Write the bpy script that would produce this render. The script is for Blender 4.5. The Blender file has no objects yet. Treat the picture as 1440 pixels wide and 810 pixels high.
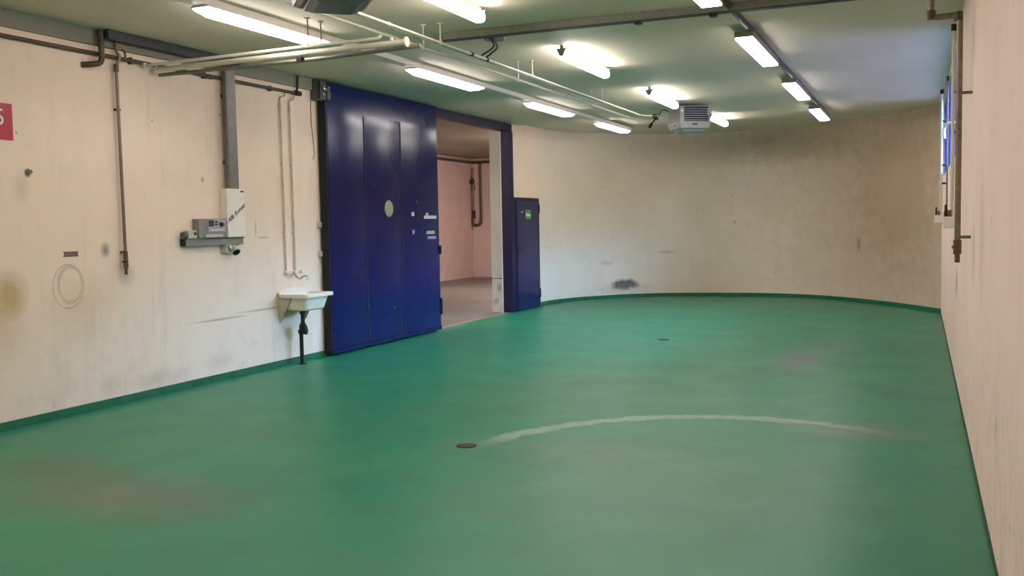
import bpy, bmesh, math, random
from mathutils import Vector, Matrix
random.seed(4)
sc = bpy.context.scene
C = sc.collection
PI = math.pi

# ------------------------------------------------------------------ materials
def srgb(r, g, b):
    f = lambda c: (c/12.92 if c <= .04045 else ((c+.055)/1.055)**2.4)
    return (f(r/255), f(g/255), f(b/255), 1)

class NT:
    def __init__(s, name):
        s.m = bpy.data.materials.new(name); s.m.use_nodes = True
        s.t = s.m.node_tree; s.t.nodes.clear()
        s.out = s.n('ShaderNodeOutputMaterial')
    def n(s, typ, **kw):
        nd = s.t.nodes.new(typ)
        for k, v in kw.items():
            if k.startswith('i_'):
                key = k[2:]
                key = int(key) if key.isdigit() else key.replace('_', ' ')
                if hasattr(v, 'is_linked') or isinstance(v, bpy.types.NodeSocket): s.t.links.new(v, nd.inputs[key])
                else: nd.inputs[key].default_value = v
            else: setattr(nd, k, v)
        return nd
    def math(s, op, a, b=0.0, clamp=False):
        nd = s.n('ShaderNodeMath', operation=op, use_clamp=clamp)
        for i, v in enumerate((a, b)):
            if isinstance(v, bpy.types.NodeSocket): s.t.links.new(v, nd.inputs[i])
            else: nd.inputs[i].default_value = v
        return nd.outputs[0]
    def vmath(s, op, a, b=(0, 0, 0)):
        nd = s.n('ShaderNodeVectorMath', operation=op)
        for i, v in enumerate((a, b)):
            if isinstance(v, bpy.types.NodeSocket): s.t.links.new(v, nd.inputs[i])
            else: nd.inputs[i].default_value = v
        return nd.outputs[1] if op in ('LENGTH', 'DISTANCE') else nd.outputs[0]
    def noise(s, vec, scale, detail=4, rough=.6):
        return s.n('ShaderNodeTexNoise', i_Vector=vec, i_Scale=scale, i_Detail=detail, i_Roughness=rough).outputs[0]
    def ramp(s, v, a, b, lo=0.0, hi=1.0):
        nd = s.n('ShaderNodeMapRange', i_0=v, i_1=a, i_2=b, i_3=lo, i_4=hi); nd.clamp = True
        return nd.outputs[0]
    def mix(s, fac, a, b, mode='MIX'):
        nd = s.n('ShaderNodeMix', data_type='RGBA', blend_type=mode)
        for i, v in ((0, fac), (6, a), (7, b)):
            if isinstance(v, bpy.types.NodeSocket): s.t.links.new(v, nd.inputs[i])
            else: nd.inputs[i].default_value = v
        return nd.outputs[2]
    def bsdf(s, col, rough=.6, metal=0.0, bump=None, bstr=.2, spec=.5, bdist=.01):
        p = s.n('ShaderNodeBsdfPrincipled')
        for k, v in (('Base Color', col), ('Roughness', rough), ('Metallic', metal), ('Specular IOR Level', spec)):
            if isinstance(v, bpy.types.NodeSocket): s.t.links.new(v, p.inputs[k])
            else: p.inputs[k].default_value = v
        if bump is not None:
            b = s.n('ShaderNodeBump', i_Strength=bstr, i_Distance=bdist, i_Height=bump)
            s.t.links.new(b.outputs[0], p.inputs['Normal'])
        s.t.links.new(p.outputs[0], s.out.inputs[0])
        return s.m
    def pos(s): return s.n('ShaderNodeTexCoord').outputs['Object']

M = {}
def simple(name, col, rough=.5, metal=0.0, var=.12, scale=14, spec=.5, bump=0.0):
    t = NT(name); p = t.pos()
    nz = t.noise(p, scale, 4)
    c = t.mix(t.ramp(nz, .35, .65), tuple(v*(1-var) for v in col[:3])+(1,), tuple(min(1, v*(1+var)) for v in col[:3])+(1,))
    r = t.ramp(t.noise(p, scale*2.3), .3, .7, max(0, rough-.06), min(1, rough+.06))
    M[name] = t.bsdf(c, r, metal, nz if bump else None, bump, spec)
simple('cream_paint', srgb(212, 206, 188), .34, 0, .04)
simple('pipe_beige', srgb(196, 184, 164), .45)
simple('grey_duct', srgb(120, 118, 104), .5)
simple('dark_duct', srgb(58, 58, 58), .5)
simple('steel_channel', srgb(112, 106, 104), .42, .35)
simple('brown_pipe', srgb(88, 72, 58), .5, .3, .2, 30)
simple('bronze_pipe', srgb(128, 112, 94), .42, .45, .2, 30)
simple('green_pipe', srgb(70, 68, 44), .5, .2)
simple('brass', srgb(110, 88, 62), .4, .6, .2, 40)
simple('chrome', srgb(190, 184, 178), .2, .9)
simple('black_plastic', srgb(16, 15, 16), .4)
simple('dark_iron', srgb(40, 36, 34), .5, .4)
simple('white_enamel', srgb(238, 228, 218), .35, 0, .03)
simple('lamp_white', srgb(222, 212, 206), .45, 0, .03)
simple('sink_white', srgb(234, 226, 210), .3, 0, .05)
simple('sink_triangle', srgb(190, 186, 168), .5, 0, .05)
simple('box_grey', srgb(190, 184, 172), .5, 0, .05)
simple('panel_grey', srgb(132, 128, 124), .45, 0, .06)
simple('panel_lilac', srgb(168, 162, 176), .4, 0, .05)
simple('red_knob', srgb(120, 24, 30), .35)
simple('sign_red', srgb(176, 28, 56), .45, 0, .04)
simple('sign_white', srgb(235, 225, 220), .5, 0, .03)
simple('heater_white', srgb(164, 166, 162), .4, 0, .05)
simple('heater_dark', srgb(128, 122, 120), .42, .2, .1)
simple('grille_dark', srgb(34, 36, 38), .5)
simple('motor_grey', srgb(86, 90, 80), .5)
simple('label_dark', srgb(40, 44, 48), .5)
simple('sticker_white', srgb(200, 204, 206), .5, 0, .12, 60)
simple('sticker_green', srgb(150, 168, 140), .5, 0, .12, 60)
simple('sticker_lilac', srgb(140, 142, 178), .5, 0, .12, 60)
simple('exit_green', srgb(64, 130, 84), .4, 0, .1, 50)
simple('exit_pale', srgb(180, 220, 160), .4, 0, .1, 50)
simple('porthole', srgb(150, 156, 128), .3, 0, .06)
simple('plate_brown', srgb(122, 90, 78), .6, 0, .3, 60)
simple('window_frame', srgb(92, 84, 158), .35)
simple('base_green', srgb(22, 98, 62), .4, 0, .2, 6)
simple('gap_and_shade', srgb(20, 20, 26), .7)
simple('baseline', srgb(40, 66, 44), .6, 0, .3)

# blue door paint
t = NT('door_blue'); p = t.pos()
nz = t.noise(p, 1.6, 5); fine = t.noise(p, 45, 3)
c = t.mix(t.ramp(nz, .3, .7), srgb(8, 16, 70), srgb(12, 22, 82))
sp = t.ramp(t.noise(p, 9, 2, .4), .765, .79)
c = t.mix(t.math('MULTIPLY', sp, .6), c, srgb(130, 138, 180))
dirt = t.math('MULTIPLY', t.ramp(t.n('ShaderNodeSeparateXYZ', i_0=p).outputs[2], .9, 0), t.ramp(t.noise(p, 3, 6), .35, .7))
c = t.mix(t.math('MULTIPLY', dirt, .2), c, srgb(36, 40, 66))
M['door_blue'] = t.bsdf(c, t.ramp(nz, .3, .7, .16, .22), 0, fine, .02, .30)
for nd in t.t.nodes:
    if nd.type == 'BSDF_PRINCIPLED': nd.inputs['Coat Weight'].default_value = .0
t = NT('frame_blue'); p = t.pos()
M['frame_blue'] = t.bsdf(t.mix(t.noise(p, 4), srgb(14, 15, 44), srgb(22, 24, 62)), .42, spec=.25)

def wall_mat(name, base, alt, spots, rings=(), dirt_lo=.2, streak=True, bump=.12):
    t = NT(name); p = t.pos()
    sep = t.n('ShaderNodeSeparateXYZ', i_0=p); z = sep.outputs[2]
    big = t.noise(p, .55, 5, .6); mid = t.noise(p, 2.6, 6, .65); fine = t.noise(p, 38, 4, .6)
    c = t.mix(t.ramp(big, .35, .65), base, alt)
    c = t.mix(t.ramp(mid, .52, .78, 0, .30), c, tuple(v*.76 for v in base[:3])+(1,))
    # vertical run marks
    st = t.n('ShaderNodeMapping', i_Vector=p); st.inputs['Scale'].default_value = (5, 5, .5)
    sn = t.noise(st.outputs[0], 1.4, 6, .7)
    c = t.mix(t.ramp(sn, .56, .74, 0, .34 if streak else .12), c, tuple(v*w for v, w in zip(base[:3], (.62, .57, .52)))+(1,))
    # scuffs low down
    low = t.math('MULTIPLY', t.ramp(z, 1.25, .1), t.ramp(t.noise(p, 4.2, 8, .75), .48, .68))
    c = t.mix(t.math('MULTIPLY', low, dirt_lo), c, srgb(150, 142, 136))
    # small knocks
    kn = t.ramp(t.noise(p, 13, 2, .3), .785, .80)
    c = t.mix(t.math('MULTIPLY', kn, .55), c, srgb(92, 78, 66))
    wob = t.math('MULTIPLY', t.math('SUBTRACT', t.noise(p, 5, 6, .7), .5), 1.0)
    for ctr, rad, col, strg, soft, wb in spots:
        v = t.vmath('MULTIPLY', t.vmath('SUBTRACT', p, ctr), tuple(1/r for r in rad))
        d = t.math('ADD', t.vmath('LENGTH', v), t.math('MULTIPLY', wob, wb))
        c = t.mix(t.ramp(d, 1, 1-soft, 0, strg), c, col)
    for ctr, rad, w, col, strg in rings:
        v = t.vmath('MULTIPLY', t.vmath('SUBTRACT', p, ctr), tuple(1/r for r in rad))
        d = t.math('ABSOLUTE', t.math('SUBTRACT', t.vmath('LENGTH', v), 1.0))
        d = t.math('ADD', d, t.math('MULTIPLY', wob, w*1.6))
        c = t.mix(t.ramp(d, w, 0, 0, strg), c, col)
    h = t.math('ADD', t.math('MULTIPLY', mid, 1.6), t.math('MULTIPLY', fine, .25))
    M[name] = t.bsdf(c, .82, 0, h, bump, .25, .02)
GR = srgb(118, 110, 104); BR = srgb(150, 116, 92); YL = srgb(186, 152, 98)
wall_mat('wall_cream_left', srgb(244, 221, 204), srgb(238, 213, 192),
    [((-6.84, 5.60, 1.10), (.4, .20, .24), YL, .75, .7, .5), ((-6.84, 5.50, .85), (.4, .3, .4), YL, .35, .9, .6),
     ((-6.84, 6.35, .95), (.4, .55, .35), srgb(206, 176, 128), .4, .9, .7),
     ((-6.84, 6.62, 1.43), (.4, .07, .085), GR, .75, .8, .5), ((-6.84, 5.83, 2.10), (.4, .04, .045), srgb(90, 84, 78), .85, .6, .3),
     ((-6.84, 5.76, 1.98), (.4, .10, .16), GR, .22, .9, .5),
     ((-6.84, 6.85, 1.20), (.4, .13, .15), GR, .4, .9, .8), ((-6.84, 8.15, .65), (.4, .55, .018), GR, .55, .8, .45),
     ((-6.84, 8.95, .69), (.4, .7, .018), GR, .5, .8, .45),
     ((-6.84, 8.79, 1.60), (.4, .012, .11), GR, .6, .6, .4), ((-6.84, 8.92, 1.505), (.4, .13, .012), GR, .55, .6, .5),
     ((-6.84, 9.3, .45), (.4, .35, .40), srgb(170, 160, 148), .3, .9, .7), ((-6.84, 7.2, .16), (.4, .5, .12), GR, .2, .9, 1.2),
     ((-6.84, 6.6, .2), (.4, .15, .14), GR, .22, .9, 1.2), ((-6.84, 8.1, .2), (.4, .3, .12), GR, .2, .9, 1.2),
     ((-6.84, 7.95, 2.12), (.4, .03, .04), GR, .6, .7, .4)],
    [((-6.84, 6.21, 1.145), (.6, .125, .155), .16, srgb(180, 164, 144), .6), ((-6.84, 6.19, 1.13), (.6, .165, .19), .06, srgb(160, 140, 118), .5)])
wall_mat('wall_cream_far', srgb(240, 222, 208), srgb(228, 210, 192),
    [((-5.72, 19.62, .28), (.40, .40, .13), srgb(92, 88, 84), .95, .5, 1.5), ((-5.7, 19.6, .22), (.8, .8, .16), srgb(150, 146, 138), .35, .9, 1.4),
     ((-1.08, 19.3, 1.1), (.09, .09, .19), srgb(84, 72, 60), .8, .8, .4),
     ((-6.0, 19.3, .75), (.2, .2, .07), GR, .4, .9, .9), ((-4.92, 20.1, .95), (.25, .25, .05), GR, .45, .9, .8),
     ((-3.0, 20.4, 3.2), (3.9, 2.2, .55), srgb(140, 126, 96), .62, .98, .6),  # shade near the ceiling, painted into the wall colour
     ((.2, 18.9, 2.2), (4.0, 4.0, 4.2), srgb(156, 130, 102), .85, .75, .35)], streak=False, dirt_lo=.0)  # weaker light at the right end, painted in as a brown tone
wall_mat('wall_cream_right', srgb(255, 226, 215), srgb(252, 220, 206),
    [((.33, 10.2, .95), (.3, .35, .22), srgb(120, 100, 84), .55, .8, .8), ((.33, 6.2, 1.5), (.3, .35, .5), srgb(200, 170, 148), .4, .9, .8),
     ((.33, 7.1, 1.35), (.3, .25, .3), srgb(160, 136, 116), .4, .9, .8),
     ((.33, 4.9, .62), (.3, .03, .09), srgb(130, 108, 90), .6, .7, .6)], dirt_lo=.35)
wall_mat('wall_plain', srgb(226, 200, 190), srgb(216, 190, 180), [], dirt_lo=.3)
wall_mat('concrete', srgb(188, 182, 172), srgb(168, 162, 152), [((-7.08, 16.0, .62), (.3, .2, .012), srgb(80, 76, 72), .9, .5, .2),
     ((-7.05, 16.0, .45), (.06, .2, .1), srgb(96, 92, 88), .6, .8, 1.0), ((-7.12, 16.0, .2), (.08, .2, .1), srgb(90, 86, 80), .5, .8, 1.2)], dirt_lo=.8)
wall_mat('upper_band', srgb(150, 144, 130), srgb(136, 132, 118), [], dirt_lo=0)

# ceiling
t = NT('ceiling_paint'); p = t.pos()
c = t.mix(t.ramp(t.noise(p, .8, 5), .3, .7), srgb(218, 206, 190), srgb(206, 196, 176))
c = t.mix(t.ramp(t.noise(p, 5, 6, .7), .55, .8, 0, .25), c, srgb(160, 160, 136))
M['ceiling_paint'] = t.bsdf(c, .7, 0, t.noise(p, 30, 4), .05, .3)

# green floor
t = NT('floor_green'); p = t.pos()
big = t.noise(p, .45, 4); mid = t.noise(p, 1.7, 7, .68); fine = t.noise(p, 12, 5, .6)
c = t.mix(t.ramp(big, .35, .65), srgb(14, 121, 90), srgb(24, 129, 94))
c = t.mix(t.ramp(mid, .46, .72, 0, .30), c, srgb(84, 116, 94))
c = t.mix(t.ramp(fine, .6, .8, 0, .15), c, srgb(30, 96, 66))
wob = t.math('SUBTRACT', t.noise(p, 3.2, 6, .7), .5)
for ctr, rad, col, strg in [((-4.5, 4.35, 0), (1.1, .55, 1), srgb(112, 96, 92), .55), ((-5.4, 4.7, 0), (.7, .4, 1), srgb(84, 84, 70), .5),
        ((-1.25, 11.2, 0), (.38, 1.1, 1), srgb(122, 110, 128), .55), ((-.95, 12.6, 0), (.3, .9, 1), srgb(120, 118, 128), .35),
        ((-1.3, 5.6, 0), (1.5, 1.2, 1), srgb(92, 118, 98), .3), ((-.4, 7.6, 0), (.6, .35, 1), srgb(120, 118, 96), .5),
        ((-2.2, 6.3, 0), (.9, .5, 1), srgb(100, 112, 98), .35), ((-3.3, 8.6, 0), (1.2, 1.6, 1), srgb(76, 120, 100), .3)]:
    v = t.vmath('MULTIPLY', t.vmath('SUBTRACT', p, ctr), tuple(1/r for r in rad))
    d = t.math('ADD', t.vmath('LENGTH', v), t.math('MULTIPLY', wob, 1.1))
    c = t.mix(t.ramp(d, 1.1, .2, 0, strg), c, col)
# worn arc scraped into the paint
sep = t.n('ShaderNodeSeparateXYZ', i_0=p)
v = t.vmath('SUBTRACT', t.vmath('MULTIPLY', p, (1, 1, 0)), (-1.152, 6.051, 0))
d = t.math('ABSOLUTE', t.math('SUBTRACT', t.vmath('LENGTH', v), 1.76))
d = t.math('ADD', d, t.math('MULTIPLY', wob, .26))
am = t.math('MULTIPLY', t.ramp(d, .10, .05), t.ramp(sep.outputs[1], 6.2, 6.6))
am = t.math('MULTIPLY', am, t.ramp(sep.outputs[0], -.1, -.7))
am = t.math('MULTIPLY', am, t.ramp(fine, .3, .55, .35, .8))
c = t.mix(am, c, srgb(150, 172, 150))
# crack by the right wall
cr = t.math('MULTIPLY', t.ramp(t.math('ABSOLUTE', t.math('ADD', t.math('SUBTRACT', sep.outputs[1], 6.635), t.math('MULTIPLY', wob, .03))), .012, .006), t.ramp(sep.outputs[0], .1, .2))
c = t.mix(cr, c, srgb(90, 60, 44))
# bare threshold of the doorway
th = t.math('ADD', sep.outputs[0], t.math('MULTIPLY', wob, .16))
thm = t.math('MULTIPLY', t.ramp(th, -6.83, -6.86), t.ramp(sep.outputs[1], 12.95, 13.0))
thm = t.math('MULTIPLY', thm, t.ramp(sep.outputs[1], 16.13, 16.1))
c = t.mix(thm, c, srgb(140, 124, 118))
rg = t.ramp(mid, .3, .7, .36, .46)
M['floor_green'] = t.bsdf(c, rg, 0, t.math('ADD', mid, t.math('MULTIPLY', fine, .2)), .03, .5)
t = NT('floor_grey'); p = t.pos()
c = t.mix(t.ramp(t.noise(p, .9, 6), .3, .7), srgb(122, 112, 106), srgb(98, 90, 84))
M['floor_grey'] = t.bsdf(c, .5, 0, t.noise(p, 8, 5), .05)

# lights and glass
def emit(name, col, s):
    t = NT(name); e = t.n('ShaderNodeEmission'); e.inputs[0].default_value = col; e.inputs[1].default_value = s
    t.t.links.new(e.outputs[0], t.out.inputs[0]); M[name] = t.m
emit('lamp_glow', (1, .93, .90, 1), 24.0)
emit('tube_glow', (1, .95, .86, 1), 36.0)
emit('warm_glow', (1, .92, .88, 1), 300.0)
t = NT('window_glass')
tr = t.n('ShaderNodeBsdfTransparent'); tr.inputs[0].default_value = (.86, .88, .96, 1)
gl = t.n('ShaderNodeBsdfGlossy'); gl.inputs['Roughness'].default_value = .05
fr = t.n('ShaderNodeFresnel'); fr.inputs[0].default_value = 1.45
mx = t.n('ShaderNodeMixShader'); t.t.links.new(fr.outputs[0], mx.inputs[0]); t.t.links.new(tr.outputs[0], mx.inputs[1]); t.t.links.new(gl.outputs[0], mx.inputs[2])
t.t.links.new(mx.outputs[0], t.out.inputs[0]); M['window_glass'] = t.m

# ------------------------------------------------------------------ mesh helpers
def sharpen(bm):
    for e in bm.edges:
        if len(e.link_faces) == 2 and e.calc_face_angle(0) > .65: e.smooth = False
class B:
    def __init__(s): s.bm = bmesh.new()
    def box(s, x0, x1, y0, y1, z0, z1, bev=0.0, mat=None):
        g = bmesh.ops.create_cube(s.bm, size=1)
        vs = g['verts']
        for v in vs:
            v.co = Vector((x0 if v.co.x < 0 else x1, y0 if v.co.y < 0 else y1, z0 if v.co.z < 0 else z1))
        if bev:
            es = {e for v in vs for e in v.link_edges}
            r = bmesh.ops.bevel(s.bm, geom=list(es), offset=bev, segments=2, affect='EDGES', profile=.6)
            vs = list({v for f in r['faces'] for v in f.verts} | {v for v in vs if v.is_valid})
        if mat: bmesh.ops.transform(s.bm, matrix=mat, verts=vs)
        return s
    def tube(s, path, r, n=12, fillet=0.0, caps=True):
        pts = [Vector(p) for p in path]
        if fillet and len(pts) > 2:
            q = [pts[0]]
            for i in range(1, len(pts)-1):
                a, b, c = pts[i-1], pts[i], pts[i+1]
                d1, d2 = (a-b), (c-b)
                f = min(fillet, d1.length*.49, d2.length*.49)
                p0, p1 = b+d1.normalized()*f, b+d2.normalized()*f
                for k in range(7):
                    u = k/6; q.append(p0*(1-u)**2+b*2*u*(1-u)+p1*u*u)
            q.append(pts[-1]); pts = q
        rings = []
        prev = None
        rr = r if isinstance(r, (list, tuple)) else [r]*len(pts)
        for i, pnt in enumerate(pts):
            if i == 0: d = pts[1]-pts[0]
            elif i == len(pts)-1: d = pts[-1]-pts[-2]
            else: d = (pts[i+1]-pnt).normalized()+(pnt-pts[i-1]).normalized()
            d.normalize()
            if prev is None:
                a = Vector((0, 0, 1)) if abs(d.z) < .9 else Vector((1, 0, 0))
                u = d.cross(a).normalized()
            else:
                u = (prev-d*prev.dot(d)).normalized()
            prev = u; w = d.cross(u)
            rings.append([s.bm.verts.new(pnt+(u*math.cos(2*PI*k/n)+w*math.sin(2*PI*k/n))*rr[i]) for k in range(n)])
        for a, b in zip(rings, rings[1:]):
            for k in range(n):
                f = s.bm.faces.new((a[k], a[(k+1) % n], b[(k+1) % n], b[k])); f.smooth = True
        if caps:
            s.bm.faces.new(rings[0][::-1]); s.bm.faces.new(rings[-1])
        return s
    def lathe(s, prof, ctr, axis='Z', n=24):
        """prof: list of (radius, height) along the axis"""
        ctr = Vector(ctr)
        ax = {'X': (Vector((0, 1, 0)), Vector((0, 0, 1)), Vector((1, 0, 0))), 'Y': (Vector((0, 0, 1)), Vector((1, 0, 0)), Vector((0, 1, 0))),
              'Z': (Vector((1, 0, 0)), Vector((0, 1, 0)), Vector((0, 0, 1)))}[axis]
        rings = [[s.bm.verts.new(ctr+ax[0]*r*math.cos(2*PI*k/n)+ax[1]*r*math.sin(2*PI*k/n)+ax[2]*h) for k in range(n)] for r, h in prof]
        for a, b in zip(rings, rings[1:]):
            for k in range(n):
                f = s.bm.faces.new((a[k], a[(k+1) % n], b[(k+1) % n], b[k])); f.smooth = True
        s.bm.faces.new(rings[0][::-1]); s.bm.faces.new(rings[-1])
        return s
    def loft(s, loops, close0=True, close1=True, smooth=False):
        rings = [[s.bm.verts.new(p) for p in l] for l in loops]
        n = len(rings[0])
        for a, b in zip(rings, rings[1:]):
            for k in range(n):
                f = s.bm.faces.new((a[k], a[(k+1) % n], b[(k+1) % n], b[k])); f.smooth = smooth
        if close0: s.bm.faces.new(rings[0][::-1])
        if close1: s.bm.faces.new(rings[-1])
        return s
    def prism(s, poly, axis, a, b):
        """poly 2D; axis 'X' => (y,z), 'Y' => (x,z), 'Z' => (x,y)"""
        mk = {'X': lambda p, h: (h, p[0], p[1]), 'Y': lambda p, h: (p[0], h, p[1]), 'Z': lambda p, h: (p[0], p[1], h)}[axis]
        return s.loft([[mk(p, a) for p in poly], [mk(p, b) for p in poly]])
    def out(s, name, mat, parent=None, xf=None):
        bm = s.bm
        if xf: bmesh.ops.transform(bm, matrix=xf, verts=bm.verts)
        bmesh.ops.recalc_face_normals(bm, faces=bm.faces); sharpen(bm)
        me = bpy.data.meshes.new(name); bm.to_mesh(me); bm.free()
        o = bpy.data.objects.new(name, me); C.objects.link(o)
        for mm in (mat if isinstance(mat, (list, tuple)) else [mat]): me.materials.append(M[mm])
        if parent:
            o.parent = parent
            o.matrix_parent_inverse = Matrix.Translation(-parent.location) if parent.parent is None and parent.type == 'EMPTY' else Matrix.Identity(4)
        return o

def tag(o, label, cat, group=None, kind=None):
    if label: o['label'] = label
    if cat: o['category'] = cat
    if group: o['group'] = group
    if kind: o['kind'] = kind
    return o
def thing(name, loc, label, cat, group=None):
    o = bpy.data.objects.new(name, None); o.empty_display_size = .1; C.objects.link(o); o.location = loc
    return tag(o, label, cat, group)
def struct(o): o['kind'] = 'structure'; return o
def rot_root(o, rz): o.rotation_euler = (0, 0, rz)
def text_mesh(name, body, size, mat, parent, mtx, shear=0.0, extrude=.0006, offset=0.0):
    cu = bpy.data.curves.new(name, 'FONT'); cu.body = body; cu.size = size; cu.shear = shear; cu.extrude = extrude
    cu.align_x = 'CENTER'; cu.align_y = 'CENTER'; cu.offset = offset
    tmp = bpy.data.objects.new(name+'_tmp', cu); C.objects.link(tmp)
    bpy.context.view_layer.update()
    me = bpy.data.meshes.new_from_object(tmp.evaluated_get(bpy.context.evaluated_depsgraph_get()))
    bpy.data.objects.remove(tmp)
    me.transform(mtx); me.materials.clear(); me.materials.append(M[mat])
    o = bpy.data.objects.new(name, me); C.objects.link(o); o.parent = parent
    if parent and parent.type == 'EMPTY': o.matrix_parent_inverse = Matrix.Translation(-parent.location)
    return o

# ------------------------------------------------------------------ setting
H, HF, YJ = 3.41, 3.45, 16.48        # ceiling heights, slab joint
XL, XR = -6.84, .33
ctrl = [(-6.84, 17.38), (-6.72, 18.15), (-6.36, 18.95), (-5.4, 19.95), (-4.06, 20.38), (-2.7, 20.38), (-1.65, 19.88), (-.70, 18.90), (-.11, 18.08), (.33, 17.35)]
def catmull(ps, k=10):
    ps = [tuple(2*a-b for a, b in zip(ps[0], ps[1]))]+list(ps)+[tuple(2*a-b for a, b in zip(ps[-1], ps[-2]))]
    out = []
    for i in range(1, len(ps)-2):
        for j in range(k):
            u = j/k; q = []
            for a, b, c, d in zip(ps[i-1], ps[i], ps[i+1], ps[i+2]):
                q.append(.5*((2*b)+(-a+c)*u+(2*a-5*b+4*c-d)*u*u+(-a+3*b-3*c+d)*u**3))
            out.append(tuple(q))
    out.append(ps[-2]); return out
arc = catmull(ctrl)
def offs(pts, d):
    r = []
    for i, p in enumerate(pts):
        a = pts[max(0, i-1)]; b = pts[min(len(pts)-1, i+1)]
        tx, ty = b[0]-a[0], b[1]-a[1]; l = math.hypot(tx, ty)
        r.append((p[0]-ty/l*d, p[1]+tx/l*d))
    return r
def band(pts, d0, d1, z0, z1, name, mat, zt=None):
    bm = bmesh.new(); A, Bq = offs(pts, d0), offs(pts, d1)
    rows = []
    for (a, b) in zip(A, Bq):
        rows.append([bm.verts.new((a[0], a[1], z0)), bm.verts.new((b[0], b[1], z0)), bm.verts.new((b[0], b[1], z1)), bm.verts.new((a[0], a[1], z1))])
    for r0, r1 in zip(rows, rows[1:]):
        for k in range(4):
            f = bm.faces.new((r0[k], r0[(k+1) % 4], r1[(k+1) % 4], r1[k])); f.smooth = (k in (1, 3))
    bm.faces.new(rows[0]); bm.faces.new(rows[-1][::-1])
    bmesh.ops.recalc_face_normals(bm, faces=bm.faces); sharpen(bm)
    me = bpy.data.meshes.new(name); bm.to_mesh(me); bm.free()
    o = bpy.data.objects.new(name, me); C.objects.link(o); me.materials.append(M[mat])
    return struct(o)
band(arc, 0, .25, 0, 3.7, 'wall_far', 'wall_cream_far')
band(arc, -.012, 0.0, 0, .072, 'baseboard_far', 'base_green')

YB = -3.6
struct(B().box(-6.97, .6, YB-.25, 21, -.15, 0).out('floor', 'floor_green'))
struct(B().box(-12.95, -6.97, 7.5, 27.2, -.15, 0).out('floor_back_room', 'floor_grey'))
struct(B().box(-6.84, .33, YB, YJ, H, 3.7).out('ceiling', 'ceiling_paint'))
struct(B().box(-6.84, .33, YJ, 21, HF, 3.7).out('ceiling_far', 'ceiling_paint'))
# left wall with the gate opening
lw = B(); lw.box(-7.20, XL, YB, 13.06, 0, 3.7); lw.box(-7.20, XL, 16.12, 17.45, 0, 3.7); lw.box(-7.20, XL, 13.06, 16.12, 3.40, 3.7)
struct(lw.out('wall_left', 'wall_cream_left'))
struct(B().box(-7.20, -6.985, 16.0, 16.118, 0, 3.398).out('trim_1', 'concrete'))
struct(B().box(-6.985, -6.972, 15.985, 16.118, 0, 3.398).out('trim_2', 'sign_white'))
struct(B().box(XL, -6.805, YB, 9.92, 3.27, 3.409).out('trim_3', 'upper_band'))
struct(B().box(-6.8392, -6.828, YB, 10.04, 0, .072, .003).out('baseboard_left', 'base_green'))
struct(B().box(.322, .33, YB, 17.3, 0, .028).out('baseboard_right', 'baseline'))
# right wall with a long high window recess
WY0, WY1, WZ0, WZ1 = 10.25, 16.35, 2.22, 3.32
rw = B(); rw.box(XR, .60, YB, WY0, 0, 3.7); rw.box(XR, .60, WY1, 17.6, 0, 3.7); rw.box(XR, .60, WY0, WY1, 0, WZ0); rw.box(XR, .60, WY0, WY1, WZ1, 3.7)
struct(rw.out('wall_right', 'wall_cream_right'))
struct(B().box(-7.2, .6, YB-.25, YB, 0, 3.7).out('wall_near', 'wall_plain'))
for i in range(2):
    a = WY0+i*3.06; b = a+3.04
    w = B()
    for y in (a, a+.99, a+1.99, b-.06): w.box(.50, .55, y, y+.06, WZ0, WZ1, .004)
    for z in (WZ0, WZ0+.55, WZ1-.06): w.box(.505, .545, a+.01, b-.01, z, z+.06)
    w.box(.335, .50, b-.012 if i else b-.05, b-.002, WZ0+.002, WZ1-.002); w.box(.335, .50, a+.005, b-.012, WZ1-.012, WZ1-.002)
    wf = struct(w.out('window_%d' % (i+1), 'window_frame'))
    g = B().box(.523, .527, a+.03, b-.03, WZ0+.03, WZ1-.03).out('glass_pane', 'window_glass', wf)
    hd = B().tube([(.50, a+1.02, WZ0+.50), (.46, a+1.02, WZ0+.50), (.46, a+1.02, WZ0+.38)], .009, 8, .02).out('window_handle', 'white_enamel', wf)
# back room seen through the gate
bw = B(); bw.box(-12.9, -12.65, 7.5, 27.2, 0, 3.7)
struct(bw.out('wall_back_room_left', 'wall_plain'))
struct(B().box(-12.65, -7.0, 26.75, 27.2, 0, 3.7).out('wall_back_room_far', 'wall_plain'))
struct(B().box(-12.65, -7.2, 7.3, 7.5, 0, 3.7).out('wall_back_room_near', 'wall_plain'))
struct(B().box(-7.2, -7.0, 17.46, 26.75, 0, 3.7).out('wall_back_room_right', 'wall_plain'))
struct(B().box(-12.95, -7.2, 7.3, 27.2, 3.62, 3.75).out('ceiling_back_room', 'upper_band'))

# blue gate frame
fr = B(); fr.box(-6.97, -6.80, 13.06, 16.118, 3.27, 3.398, .004); fr.box(-6.97, -6.785, 15.985, 16.118, 0, 3.27, .004)
struct(fr.out('trim_4', 'frame_blue'))

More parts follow.
